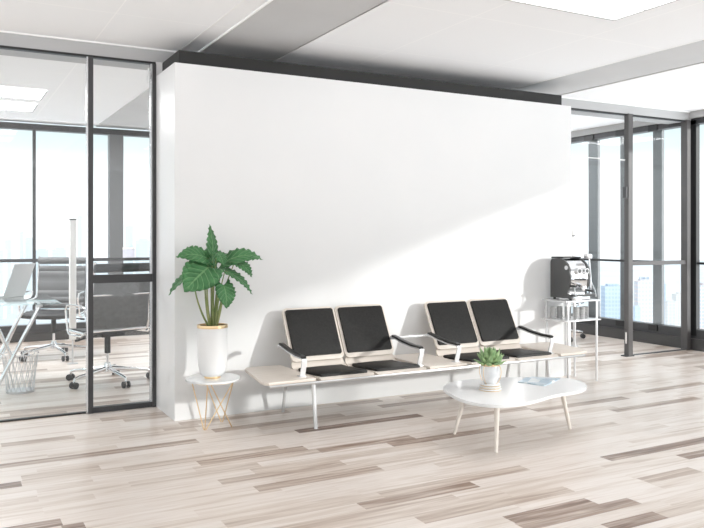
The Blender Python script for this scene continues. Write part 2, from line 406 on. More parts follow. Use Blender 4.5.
bm = B(); box(bm, 1.125, 1.628, YG - .02, YG + .04, 1.105, 1.175); obj('mid_rail', bm, M['frame'], w)
bm = B(); box(bm, 1.125, 1.612, YG + .005, YG + .017, .045, 1.105); box(bm, 1.125, 1.612, YG + .005, YG + .017, 1.175, 3.03); obj('pane', bm, M['glass'], w)

# right window wall, full height glazing along X = XR
w = sempty('window_2', (XR, 6, 0))
bm = B(); box(bm, XR - .05, XR + .14, -6.0, YB, 0, .15); obj('sill_base', bm, M['sill'], w)
bm = B(); box(bm, XR - .015, XR + .12, -6.0, YB, .15, .272); obj('bottom_frame', bm, M['frame'], w)
bm = B(); box(bm, XR - .02, XR + .12, -6.0, YB, 3.0, 3.075); obj('top_frame', bm, M['frame'], w)
bm = B(); box(bm, XR - .06, XR + .12, -6.0, YB, 3.075, CZ); obj('pelmet', bm, M['fascia'], w)
bm = B(); box(bm, XR, XR + .06, -6.0, YB, 1.135, 1.165); obj('mid_rail', bm, M['black'], w)
for y0, y1 in ((8.45, 8.64), (7.83, 8.01), (7.27, 7.42), (9.1, 9.28), (9.9, 10.08), (10.7, 10.88)):
    bm = B(); box(bm, XR + .065, XR + .115, y0, y1, .272, 3.0); mo = obj('mullion', bm, M['mull'], w)
    bm = B(); box(bm, XR - .03, XR - .0155, y0, y1, .19, .272); obj('bracket', bm, M['black'], mo)
    bm = B(); box(bm, XR - .035, XR - .0205, y0, y1, 2.985, 3.075); obj('bracket', bm, M['black'], mo)
for y0 in (3.2, -1.0, -4.6):
    bm = B(); box(bm, XR + .03, XR + .09, y0, y0 + .06, .272, 3.0); obj('mullion', bm, M['frame'], w)
bm = B(); box(bm, XR - .02, XR + .05, 6.655, 6.74, .19, 3.05); obj('corner_post', bm, M['black'], w)
bm = B(); box(bm, XR + .055, XR + .063, -6.0, YB, .272, 3.0); obj('pane', bm, M['winglass'], w)

# back window wall along Y = YB
w = sempty('window_3', (0, YB, 0))
bm = B(); box(bm, X0, XR - .05, YB - .05, YB + .14, 0, .13); obj('sill_base', bm, M['sill'], w)
bm = B(); box(bm, X0, XR - .05, YB - .02, YB + .12, .13, .23); obj('bottom_frame', bm, M['frame'], w)
bm = B(); box(bm, X0, XR - .05, YB - .02, YB + .12, 3.045, 3.13); obj('top_frame', bm, M['frame'], w)
bm = B(); box(bm, X0, XR - .05, YB - .045, YB + .06, 1.14, 1.185); obj('mid_rail', bm, M['frame'], w)
for x in (-1.4, 1.14, 3.7, 6.2):
    bm = B(); box(bm, x, x + .042, YB, YB + .06, .23, 3.045); obj('mullion', bm, M['frame'], w)
bm = B(); box(bm, 2.205, 2.41, YB - .04, YB + .1, .0, 3.045); obj('wide_post', bm, M['mull'], w)
bm = B(); box(bm, X0, XR - .05, YB + .03, YB + .038, .23, 3.045); obj('pane', bm, M['winglass'], w)

# ------------------------------------------------------------------ ceiling lights
def ceiling_light(x, y, wx, wy, label, nx, ny, dm='diff'):
    t = thing('ceiling_light', label, 'ceiling light', (x, y, CZ), 'square panel lights in the ceiling')
    bm = B(); box(bm, x - wx/2, x + wx/2, y - wy/2, y + wy/2, CZ - .004, CZ); obj('diffuser', bm, M[dm], t, False)
    bm = B()
    for i in range(nx + 1):
        a = x - wx/2 + wx*i/nx; d = .012 if i in (0, nx) else .007
        box(bm, a - d, a + d, y - wy/2, y + wy/2, CZ - .012, CZ - .004)
    for i in range(ny + 1):
        a = y - wy/2 + wy*i/ny; d = .012 if i in (0, ny) else .007
        box(bm, x - wx/2, x + wx/2, a - d, a + d, CZ - .0125, CZ - .0045)
    obj('frame_grid', bm, M['lampframe'], t, False)
    return t
ceiling_light(3.913, 3.533, 1.2, 1.2, 'large square ceiling panel light of white tiles over the waiting area', 4, 4, 'diff2')
ceiling_light(.40, 9.52, 1.28, .62, 'white ceiling panel light in the glazed office, nearer the glass partition', 4, 2)
ceiling_light(.40, 10.50, 1.28, .62, 'white ceiling panel light in the glazed office, nearer the far window', 4, 2)
ceiling_light(3.90, 9.80, 1.2, 1.2, 'added ceiling panel light of the office, unseen behind the white wall', 4, 4)  # added panel, out of view, to brighten the office
ceiling_light(7.55, 9.30, 1.2, 1.2, 'added unseen ceiling panel light in the room behind the coffee machine', 4, 4)  # another unseen panel added for more light behind the partition
ceiling_light(-2.2, 9.80, 1.28, 1.2, 'added ceiling panel light of the office, unseen left of the picture edge', 4, 4)  # unseen panel added as extra office light

# ------------------------------------------------------------------ bench
t = thing('bench_seating', 'long beige bench of four seats with charcoal pads against the white wall', 'bench', (3.8, 5.6, 0))
SZ = .405
bm = B(); box(bm, 2.14, 5.34, 5.24, 5.275, .372, .392, .004); obj('front_rail', bm, M['steel'], t)
bm = B(); tube(bm, [(2.3, 5.62, .345), (5.35, 5.62, .345)], .024, 12); obj('beam', bm, M['wmetal'], t)
for x in (2.565, 3.55, 3.97, 5.0):
    bm = B(); box(bm, x - .015, x + .015, 5.28, 5.93, .365, .392); obj('support_bracket', bm, M['beige'], t)
for x in (2.565, 5.0):
    bm = B(); tube(bm, [(x, 5.34, .0), (x, 5.39, .375)], [.015, .019], 14); obj('leg', bm, M['wmetal'], t)
    bm = B(); tube(bm, [(x, 5.99, .0), (x, 5.90, .375)], [.013, .017], 14); obj('leg', bm, M['wmetal'], t)
def table_panel(pts):
    bm = B(); prism(bm, pts, SZ - .012, SZ + .012, bev=.005); obj('side_shelf', bm, M['beige'], t)
table_panel([(2.13, 5.235), (2.52, 5.245), (2.52, 5.93), (2.30, 5.95), (2.21, 5.94), (2.185, 5.90), (2.175, 5.84), (2.10, 5.33), (2.105, 5.26)])
table_panel([(3.575, 5.245), (3.955, 5.245), (3.955, 5.93), (3.575, 5.93)])
table_panel([(5.035, 5.245), (5.30, 5.25), (5.38, 5.27), (5.43, 5.32), (5.455, 5.40), (5.50, 5.70), (5.505, 5.84), (5.48, 5.90), (5.42, 5.93), (5.035, 5.93)])
def panel_mtx(xc, yb, zb, yt, zt):
    """local x along X, local y up the tilted back, local z towards the sitter"""
    up = Vector((0, yt - yb, zt - zb)).normalized(); xx = Vector((1, 0, 0)); nn = xx.cross(up)
    m = Matrix((xx, up, nn)).transposed().to_4x4(); m.translation = Vector((xc, (yb+yt)/2, (zb+zt)/2)); return m
for xc in (2.801, 3.307, 4.262, 4.768):
    # seat pan: profile bent up at the rear
    bm = B()
    prof = [(5.245, .398), (5.27, .412), (5.34, .413), (5.5, .402), (5.66, .392), (5.72, .394), (5.765, .408), (5.785, .43), (5.80, .465)]
    P = prof; wd = .492; rows = []
    for i, (y, z) in enumerate(P):
        a = Vector((P[min(i+1, len(P)-1)][0] - P[max(i-1, 0)][0], P[min(i+1, len(P)-1)][1] - P[max(i-1, 0)][1])).normalized()
        ny, nz = a.y*.009, -a.x*.009
        ww = wd/2 - (.012 if i in (0, len(P)-1) else 0)
        rows.append([bm.verts.new(v) for v in ((xc-ww, y, z), (xc-ww+.018, y, z-.004), (xc+ww-.018, y, z-.004), (xc+ww, y, z), (xc+ww, y+ny*1.6, z+nz*1.6), (xc-ww, y+ny*1.6, z+nz*1.6))])
    for a, b in zip(rows, rows[1:]):
        for k in range(6): bm.faces.new([a[k], a[(k+1) % 6], b[(k+1) % 6], b[k]])
    bm.faces.new(rows[0][::-1]); bm.faces.new(rows[-1])
    so = obj('seat', bm, M['beige'], t)
    bm = B(); rows = []
    pp = [(5.30, .418, .19), (5.305, .428, .205), (5.34, .430, .215), (5.5, .420, .215), (5.64, .409, .215), (5.70, .408, .215), (5.735, .412, .205), (5.742, .402, .19)]
    for y, z, hw in pp: rows.append([bm.verts.new(v) for v in ((xc - hw, y, z - .022), (xc + hw, y, z - .022), (xc + hw + .004, y, z - .006), (xc + hw - .008, y, z), (xc, y, z + .002), (xc - hw + .008, y, z), (xc - hw - .004, y, z - .006))])
    for a, b in zip(rows, rows[1:]):
        for k in range(7): bm.faces.new([a[k], a[(k+1) % 7], b[(k+1) % 7], b[k]])
    bm.faces.new(rows[0][::-1]); bm.faces.new(rows[-1])
    obj('seat_pad', bm, M['pad'], so)
    mt = panel_mtx(xc, 5.775, .455, 6.0, .885)
    bm = B(); prism(bm, rrect(.496, .482, .04), -.012, .006, bev=.005, mtx=mt)
    bo = obj('backrest', bm, M['beige'], t)
    bm = B(); prism(bm, rrect(.446, .418, .012, cy=.008), .004, .026, bev=.009, seg=3, mtx=mt)
    obj('back_pad', bm, M['pad'], bo)
for k, x in enumerate((2.455, 3.54, 3.925, 4.995)):
    path = [(5.36, .40), (5.315, .535), (5.318, .552), (5.335, .558), (5.45, .560), (5.60, .576), (5.72, .598), (5.79, .610), (5.80, .600), (5.785, .585)]
    bm = B(); ribbon(bm, path, x, .042, .010)
    ao = obj('armrest', bm, M['wmetal'], t)
    bm = B()
    P2 = [(5.322, .566), (5.345, .572), (5.45, .573), (5.60, .589), (5.72, .610), (5.775, .619)]
    ribbon(bm, P2, x, .044, .018)
    bmesh.ops.bevel(bm, geom=[e_ for e_ in bm.edges], offset=.004, segments=2, affect='EDGES')
    obj('arm_pad', bm, M['armpad'], ao)
    bm = B(); box(bm, x - .03, x + .03, 5.33, 5.40, .395, .42, .004); obj('arm_foot', bm, M['wmetal'], ao)
bm = B(); box(bm, 3.54, 3.925, 5.775, 5.80, .590, .606, .003); obj('tie_bar', bm, M['wmetal'], t)

# ------------------------------------------------------------------ side table and the big plant
TX, TY, TZ = 1.875, 5.775, .39
t = thing('side_table', 'small round white marble side table on crossed gold wire legs', 'side table', (TX, TY, 0))
bm = B(); prism(bm, circ(.213, 48, TX, TY), TZ - .016, TZ, bev=.004); obj('table_top', bm, M['marble'], t)
wires = [((1.785, 5.63), (1.79, 5.715)), ((1.805, 5.62), (2.005, 5.70)), ((2.035, 5.72), (1.80, 5.72)), ((2.045, 5.76), (1.995, 5.90)), ((1.85, 5.945), (1.985, 5.905)), ((1.73, 5.88), (1.785, 5.725))]
for a, b in wires:
    bm = B(); tube(bm, [(b[0], b[1], 0.0), (a[0], a[1], TZ - .016)], .0045, 8); obj('leg', bm, M['gold'], t)
bm = B(); lathe(bm, [(.178, TZ - .024), (.186, TZ - .024), (.186, TZ - .016), (.178, TZ - .016), (.178, TZ - .024)], TX, TY, 40); obj('ring', bm, M['gold'], t)

PX, PY = 1.872, 5.78
t = thing('potted_plant', 'tall green elephant ear plant in a white gold-rimmed pot on the marble side table', 'potted plant', (PX, PY, TZ))
bm = B(); lathe(bm, [(0, TZ + .02), (.066, TZ + .016), (.084, TZ + .026), (.100, TZ + .055), (.110, TZ + .10), (.115, TZ + .17), (.117, TZ + .24), (.117, TZ + .40), (.108, TZ + .40), (.106, TZ + .38), (0, TZ + .38)], PX, PY, 48)
pot = obj('pot', bm, M['ceramic'], t)
bm = B(); lathe(bm, [(.104, TZ + .396), (.120, TZ + .396), (.121, TZ + .410), (.120, TZ + .419), (.104, TZ + .419), (.103, TZ + .405), (.104, TZ + .396)], PX, PY, 48); obj('gold_rim', bm, M['gold'], pot)
bm = B(); lathe(bm, [(0, TZ), (.062, TZ), (.064, TZ + .008), (.062, TZ + .017), (0, TZ + .017)], PX, PY, 40); obj('gold_foot', bm, M['gold'], pot)
bm = B(); lathe(bm, [(.107, TZ + .372), (.107, TZ + .388), (.06, TZ + .396), (0, TZ + .40)], PX, PY, 32); obj('soil', bm, M['soil'], t)
def leaf(base, tip, wd, nrm, arch=.03, cup=.2, wave=.045, nw=8, heart=.22, parent=None, stem=None, sr=.006):
    b, tp = Vector(base), Vector(tip); nrm = Vector(nrm).normalized()
    L = (tp - b).length; mid = (b + tp)/2 + nrm*arch
    cv = bez(b, mid + (mid-(b+tp)/2), tp, 22)
    bm = B(); uvl = bm.loops.layers.uv.new('UVMap'); rows = []; nu = 10
    for i, c in enumerate(cv):
        v = i/22; tg = (cv[min(i+1, 22)] - cv[max(i-1, 0)]).normalized()
        sd_ = tg.cross(nrm).normalized(); up = sd_.cross(tg).normalized()
        hw = wd/2*math.sin(PI*(.20 + .80*v)**.95)
        row = []
        for k in range(-nu//2, nu//2 + 1):
            u = k/(nu/2); edge = abs(u)**3
            ww = hw*(1 + wave*edge*math.sin(v*nw*2*PI))
            p = c + sd_*u*ww + up*(cup*abs(u)*ww*.9 - cup*.6*u*u*ww) + up*(.06*wd*edge*math.sin(v*nw*2*PI + (u > 0)*1.3))
            p -= tg*heart*L*(abs(u)**1.4)*(1 - v)**3
            row.append((bm.verts.new(p), (u, v)))
        rows.append(row)
    for a, c in zip(rows, rows[1:]):
        for k in range(nu):
            q = [a[k], a[k+1], c[k+1], c[k]]
            try: f = bm.faces.new([z[0] for z in q])
            except ValueError: continue
            for l, z in zip(f.loops, q): l[uvl].uv = z[1]
    bmesh.ops.remove_doubles(bm, verts=bm.verts, dist=1e-5)
    lo = obj('leaf', bm, M['leaf'], parent)
    sm = lo.modifiers.new('thickness', 'SOLIDIFY'); sm.thickness = .0016
    if stem:
        bm = B(); n = len(stem)
        p0, p1 = Vector(stem[0]), Vector(stem[1])
        tube(bm, bez(p0, p1, b, 12) + [b + (cv[2] - b)*.8], [sr*1.5 - sr*.9*i/13 for i in range(14)], 8); obj('stalk', bm, M['stem'], parent)
    return lo
bz = TZ + .40
CAMN = (-.4, -.9, .25)
def stm(dx, dy, mx, my, mz): return [(PX + dx, PY + dy, bz), (mx, my, mz)]
LV = [
 # base, tip, width, normal, arch, cup, heart, stem
 ((1.876, 5.80, 1.285), (1.866, 5.84, 1.60), .135, (-.95, -.45, .1), -.02, .5, .10, stm(.01, .02, 1.88, 5.80, 1.0)),
 ((1.838, 5.78, 1.325), (1.572, 5.74, 1.345), .17, (-.1, -.75, .65), .045, .35, .22, stm(-.01, .01, 1.81, 5.79, 1.05)),
 ((1.815, 5.70, 1.265), (1.60, 5.62, 1.085), .285, (-.35, -.9, .30), .03, .15, .30, stm(-.03, -.02, 1.80, 5.74, 1.0)),
 ((1.74, 5.86, 1.21), (1.532, 5.80, 1.05), .10, (-.4, -.3, .85), .03, .3, .18, stm(-.02, .03, 1.74, 5.82, .98)),
 ((1.955, 5.81, 1.285), (2.285, 5.76, 1.315), .155, (.0, -.70, .70), .075, .35, .16, stm(.02, .02, 1.90, 5.80, 1.05)),
 ((2.045, 5.75, 1.30), (2.155, 5.66, 1.18), .125, (.3, -.75, .6), .03, .25, .2, stm(.03, 0, 1.93, 5.77, 1.02)),
 ((1.955, 5.72, 1.235), (2.158, 5.66, 1.045), .125, (.45, -.6, .65), .03, .3, .2, stm(.02, -.02, 1.90, 5.76, 1.0)),
 ((1.925, 5.67, 1.125), (1.930, 5.61, .945), .165, (.1, -.95, .30), .02, .25, .28, stm(.02, -.03, 1.93, 5.70, .95)),
 ((1.875, 5.84, 1.255), (1.925, 5.93, 1.40), .10, (-.2, -.9, .3), .0, .3, .2, stm(.0, .03, 1.88, 5.82, 1.0)),
 ((1.90, 5.75, 1.375), (1.925, 5.66, 1.27), .10, (.1, -.85, .5), .02, .3, .2, stm(.01, .0, 1.87, 5.79, 1.1)),
 ((1.99, 5.87, 1.32), (2.17, 5.86, 1.25), .13, (.1, -.7, .7), .03, .3, .2, stm(.03, .03, 1.93, 5.86, 1.05)),
 ((1.83, 5.84, 1.27), (1.90, 5.78, 1.16), .14, (-.2, -.8, .5), .02, .3, .2, stm(-.01, .04, 1.82, 5.84, 1.0)),
]
for b_, tp_, w_, n_, ar, cu, he, st in LV:
    leaf(b_, tp_, w_, n_, ar, cu, heart=he, parent=t, stem=st, nw=8 if w_ > .12 else 6)

# ------------------------------------------------------------------ coffee table with pot and magazine
OUT = [(3.314, 4.687), (3.252, 4.577), (3.214, 4.47), (3.177, 4.331), (3.165, 4.204), (3.196, 4.084), (3.258, 4.009), (3.353, 3.974), (3.499, 3.972), (3.635, 4.003), (3.767, 4.045), (3.87, 4.068), (3.95, 4.072), (4.043, 4.078), (4.141, 4.104), (4.266, 4.173), (4.342, 4.271), (4.388, 4.38), (4.37, 4.505), (4.29, 4.594), (4.119, 4.686), (3.935, 4.762), (3.74, 4.811), (3.562, 4.820), (3.424, 4.775)]
def smooth_closed(pts, n=4):
    o = []; N_ = len(pts)
    for i in range(N_):
        p0, p1, p2, p3 = [Vector(pts[(i+j-1) % N_]) for j in range(4)]
        for k in range(n):
            u = k/n
            o.append(tuple(.5*((2*p1) + (-p0+p2)*u + (2*p0-5*p1+4*p2-p3)*u*u + (-p0+3*p1-3*p2+p3)*u**3)))
    return o
CT = .375
t = thing('coffee_table', 'low white kidney-shaped coffee table on three pale tapered legs', 'coffee table', (3.78, 4.4, 0))
bm = B(); prism(bm, smooth_closed(OUT), CT - .022, CT, bev=.008, seg=3); obj('table_top', bm, M['toplac'], t)
for a, b in (((3.385, 4.155), (3.43, 4.20)), ((3.425, 4.70), (3.50, 4.64)), ((4.31, 4.393), (4.20, 4.38))):
    bm = B(); tube(bm, [(a[0], a[1], 0), (b[0], b[1], CT - .022)], [.012, .021], 16); obj('leg', bm, M['paleleg'], t)

QX, QY = 3.545, 4.42
t = thing('succulent', 'small green succulent in a white pot with gold wire stand on the coffee table', 'potted succulent', (QX, QY, CT))
z = CT
bm = B()
for i in range(3):
    r = .082 - .004*i; zz = z + .002 + i*.017
    lathe(bm, [(0, zz), (r - .006, zz), (r, zz + .005), (r, zz + .009), (r - .006, zz + .013), (0, zz + .013)], QX, QY, 36)
st_ = obj('stand', bm, M['ceramic'], t)
bm = B()
for i in range(3):
    r = .080 - .004*i; zz = z + i*.017
    lathe(bm, [(0, zz), (r, zz), (r + .001, zz + .002), (r, zz + .0035), (0, zz + .0035)], QX, QY, 36)
obj('gold_ring', bm, M['gold'], st_)
zb = z + .051
bm = B(); lathe(bm, [(0, zb), (.046, zb), (.056, zb + .02), (.066, zb + .07), (.070, zb + .135), (.064, zb + .135), (.062, zb + .12), (0, zb + .12)], QX, QY, 40)
p2 = obj('pot', bm, M['marble'], t)
bm = B(); lathe(bm, [(.063, zb + .130), (.0715, zb + .130), (.072, zb + .138), (.0715, zb + .144), (.063, zb + .144), (.062, zb + .137), (.063, zb + .130)], QX, QY, 40); obj('gold_rim', bm, M['gold'], p2)
for k in range(4):
    a = k*PI/2 + .35; ca, sa = math.cos(a), math.sin(a)
    bm = B(); tube(bm, bez((QX + .052*ca, QY + .052*sa, zb - .002), (QX + .083*ca, QY + .083*sa, zb + .02), (QX + .092*ca, QY + .092*sa, zb + .075), 6) + bez((QX + .092*ca, QY + .092*sa, zb + .075), (QX + .095*ca, QY + .095*sa, zb + .125), (QX + .072*ca, QY + .072*sa, zb + .138), 5)[1:], .0022, 6); obj('stand_wire', bm, M['gold'], st_)
bm = B(); lathe(bm, [(.061, zb + .118), (.061, zb + .128), (0, zb + .132)], QX, QY, 24); obj('soil', bm, M['soil'], t)
def fat_leaf(a, el, L, wd):
    wd *= 1.35
    bm = B(); d = Vector((math.cos(a)*math.cos(el), math.sin(a)*math.cos(el), math.sin(el)))
    s = Vector((-math.sin(a), math.cos(a), 0)); u = s.cross(d)*-1
    if u.z < 0: u = -u
    b = Vector((QX, QY, zb + .128)) + Vector((math.cos(a), math.sin(a), 0))*.012; rings = []
    for i in range(8):
        v = i/7; w = wd*math.sin(PI*(.12 + .86*v)**1.1)*.5 + .0006; h = w*.45
        c = b + d*L*v + u*(L*.18*v*v)
        rings.append([bm.verts.new(c + s*w*math.cos(q*PI/4) + u*(h*math.sin(q*PI/4))) for q in range(8)])
    for p, q in zip(rings, rings[1:]):
        for k in range(8): bm.faces.new([p[k], p[(k+1) % 8], q[(k+1) % 8], q[k]])
    bm.faces.new(rings[0][::-1]); bm.faces.new(rings[-1])
    obj('leaf', bm, M['succ'], t)
for ring, (n, el, L, wd) in enumerate(((8, 14, .115, .036), (9, 34, .130, .036), (8, 52, .140, .034), (6, 68, .14, .028), (3, 82, .13, .022))):
    for k in range(n): fat_leaf(2*PI*(k + .5*(ring % 2))/n + ring*.2, math.radians(el + random.uniform(-4, 4)), L*random.uniform(.93, 1.05), wd)

def magazine():
    t = thing('magazine', 'open magazine with pale blue pictures lying on the coffee table', 'magazine', (4.06, 4.50, CT))
    q = [Vector(v) for v in ((3.915, 4.545, 0), (4.155, 4.655, 0), (4.30, 4.49, 0), (3.985, 4.325, 0))]
    m1 = mat('magazine page', (.7, .78, .85), .3); N, L, b = nodes(m1)
    tcx = N.new('ShaderNodeTexCoord'); nz = N.new('ShaderNodeTexVoronoi'); nz.inputs['Scale'].default_value = 9
    L.new(tcx.outputs['Object'], nz.inputs[0]); r = N.new('ShaderNodeValToRGB')
    r.color_ramp.interpolation = 'CONSTANT'
    r.color_ramp.elements[0].color = (.36, .46, .54, 1); r.color_ramp.elements[1].color = (.62, .65, .67, 1); r.color_ramp.elements[1].position = .66
    z1 = r.color_ramp.elements.new(.34); z1.color = (.48, .56, .62, 1)
    s_ = N.new('ShaderNodeSeparateColor'); L.new(nz.outputs['Color'], s_.inputs[0]); L.new(s_.outputs[0], r.inputs[0]); L.new(r.outputs[0], b.inputs['Base Color'])
    for k in range(2):
        c0, c1 = (q[0], q[3]), (q[1], q[2])
        lo, hi = k*.5, k*.5 + .5
        bm = B(); rows = []; n = 8
        for i in range(n + 1):
            s = lo + (hi - lo)*i/n; h = .006 + .012*math.exp(-((s - .5)/.16)**2) - (.009 if abs(s - .5) < .01 else 0)
            a = c0[0].lerp(c1[0], s); d = c0[1].lerp(c1[1], s)
            rows.append([bm.verts.new((a.x, a.y, CT)), bm.verts.new((d.x, d.y, CT)), bm.verts.new((d.x, d.y, CT + h)), bm.verts.new((a.x, a.y, CT + h))])
        for a, d in zip(rows, rows[1:]):
            for j in range(4): bm.faces.new([a[j], a[(j+1) % 4], d[(j+1) % 4], d[j]])
        bm.faces.new(rows[0][::-1]); bm.faces.new(rows[-1])
        obj('page_block', bm, m1, t)
magazine()

# ------------------------------------------------------------------ rack, coffee machine, cups
RX0, RX1, RY0, RY1 = 5.585, 5.985, 5.72, 6.03
t = thing('shelf_rack', 'slim white metal rack with two shelves at the right end of the wall', 'rack', (5.78, 5.87, 0))
for x in (RX0, RX1):
    for y in (RY0, RY1):
        bm = B(); box(bm, x - .009, x + .009, y - .009, y + .009, 0.008, .835, .002)
        lo = obj('leg', bm, M['wmetal'], t)
        bm = B(); lathe(bm, [(0, 0), (.013, 0), (.013, .006), (.009, .010), (0, .010)], x, y, 12); obj('foot', bm, M['steel'], lo)
for z_ in (.835, .635):
    bm = B(); box(bm, RX0 - .045, RX1 + .045, RY0 - .02, RY1 + .02, z_, z_ + .014, .003); obj('shelf', bm, M['wmetal'], t)
for (x, y) in ((5.66, RY0), (5.91, RY1)): pass
RT = .849
t = thing('coffee_machine', 'dark grey and chrome espresso machine on the white metal rack', 'coffee machine', (5.75, 5.87, RT))
MX0, MX1, MY0, MY1 = 5.63, 5.91, 5.73, 6.02
prof = [(MY1, RT + .02), (MY1, RT + .40), (MY1 - .02, RT + .425), (MY0 + .15, RT + .43), (MY0 + .09, RT + .41), (MY0 + .045, RT + .37), (MY0 + .015, RT + .31), (MY0 + .005, RT + .25), (MY0 + .02, RT + .15), (MY0 + .05, RT + .10), (MY0 + .05, RT + .07), (MY0, RT + .06), (MY0, RT + .02)]
def slab(x0, x1, pr):
    bm = B(); a = [bm.verts.new((x0, y, z)) for y, z in pr]; b = [bm.verts.new((x1, y, z)) for y, z in pr]; n = len(pr)
    bm.faces.new(a); bm.faces.new(b[::-1])
    for i in range(n): bm.faces.new([a[i], a[(i+1) % n], b[(i+1) % n], b[i]])
    return bm
bm = slab(MX0, MX0 + .022, prof); sp_ = obj('side_panel', bm, M['machine'], t)
bm = B(); tube(bm, [(MX0 - .004, 5.79, RT + .335), (MX0 + .001, 5.79, RT + .335)], .022, 20); obj('round_badge', bm, M['plastic'], sp_)
bm = slab(MX1 - .022, MX1, prof); obj('side_panel', bm, M['machine'], t)
ip = [(y + (.006 if y < MY1 else -.006), z - .006 if z > RT + .1 else z) for y, z in prof]
bm = slab(MX0 + .022, MX1 - .022, ip); bo = obj('body', bm, M['chrome'], t)
bm = B(); box(bm, MX0 + .01, MX1 - .01, MY0 + .12, MY1, RT + .428, RT + .445, .004); obj('cup_tray', bm, M['black'], t)
for x in (MX0 + .03, MX1 - .03):
    for y in (MY0 + .03, MY1 - .03):
        bm = B(); lathe(bm, [(0, RT), (.016, RT), (.014, RT + .02), (0, RT + .02)], x, y, 12); obj('rubber_foot', bm, M['black'], t)
def disc(name, x, z, r, y0, y1, m, par):
    bm = B(); tube(bm, [(x, y0, z), (x, y1, z)], r, 20); return obj(name, bm, m, par)
for x, zz, r in ((5.745, .30, .03), (5.80, .305, .022), (5.85, .30, .028)):
    d_ = disc('gauge', x, RT + zz, r, MY0 - .012, MY0 + .03, M['steel'], t); disc('gauge_face', x, RT + zz, r*.72, MY0 - .015, MY0 - .010, M['machine'], d_)
for x in (5.73, 5.78, 5.83): disc('button', x, RT + .215, .009, MY0 - .006, MY0 + .03, M['machine'], t)
disc('tap', 5.655, RT + .15, .012, MY0 - .05, MY0 + .05, M['black'], t)
bm = B(); tube(bm, [(5.66, MY0 - .02, RT + .155), (5.655, MY0 - .04, RT + .08), (5.66, MY0 - .045, RT + .05)], .006, 8); obj('steam_wand', bm, M['chrome'], t)
bm = B(); lathe(bm, [(0, RT + .10), (.032, RT + .10), (.034, RT + .125), (.03, RT + .15), (0, RT + .15)], 5.80, MY0 - .01, 24); gh = obj('brew_group', bm, M['chrome'], t)
bm = B(); tube(bm, [(5.80, MY0 - .03, RT + .11), (5.81, MY0 - .13, RT + .10)], [.009, .012], 10); obj('filter_handle', bm, M['black'], gh)
bm = B(); box(bm, MX0 + .01, MX1 + .02, MY0 - .045, MY0 + .05, RT + .045, RT + .062, .004); obj('drip_tray', bm, M['machine'], t)
bm = B(); box(bm, MX0 + .03, MX1 - .02, MY0 - .012, MY0 + .06, RT + .002, RT + .045, .004); obj('drip_box', bm, M['chrome'], t)
bm = B(); tube(bm, [(MX1 + .02, MY0 + .02, RT + .05), (MX1 + .025, MY0 + .02, RT + .20), (MX1 + .01, MY0 + .03, RT + .44)], .008, 10); la = obj('lever', bm, M['chrome'], t)
bm = B(); box(bm, MX1 - .045, MX1 + .03, MY0 + .0, MY0 + .06, RT + .425, RT + .475, .01); obj('lever_head', bm, M['steel'], la)
bm = B(); tube(bm, [(MX1 + .02, MY0 + .02, RT + .20), (MX1 + .07, MY0 - .0, RT + .08), (MX1 + .065, MY0 - .01, RT + .03)], .006, 8); obj('spout_tube', bm, M['chrome'], t)

CZ2 = .649
def cup_stack(x, y, h, label, first=None):
    if first: return dup(first, (x, y, CZ2), None, label)
    t = thing('paper_cup_stack', label, 'paper cups', (0, 0, 0), 'paper cup stacks on the lower rack shelf')
    bm = B(); pr = [(0, 0), (.026, 0)]; n = 7
    for i in range(n): z_ = .005 + i*h/n; pr += [(.027, z_), (.033, z_ + h/n*.72), (.034, z_ + h/n*.86), (.028, z_ + h/n)]
    pr += [(.026, h + .006), (0, h + .006)]
    lathe(bm, pr, 0, 0, 24); obj('cups', bm, M['cup'], t)
    t.location = (x, y, CZ2); return t
nm = ['leftmost stack of white paper cups on the rack\'s lower shelf', 'second stack of white paper cups from the left on the rack shelf', 'third stack of white paper cups from the left on the rack shelf', 'fourth stack of white paper cups from the left on the rack shelf', 'fifth stack of white paper cups from the left, right of the front rack leg', 'rightmost stack of white paper cups on the rack\'s lower shelf']
c0 = cup_stack(5.63, 5.98, .118, nm[0])
for k, (x, y) in enumerate(((5.70, 5.96), (5.73, 5.87), (5.78, 5.80), (5.86, 5.80), (5.93, 5.82))): cup_stack(x, y, .12, nm[k+1], c0)

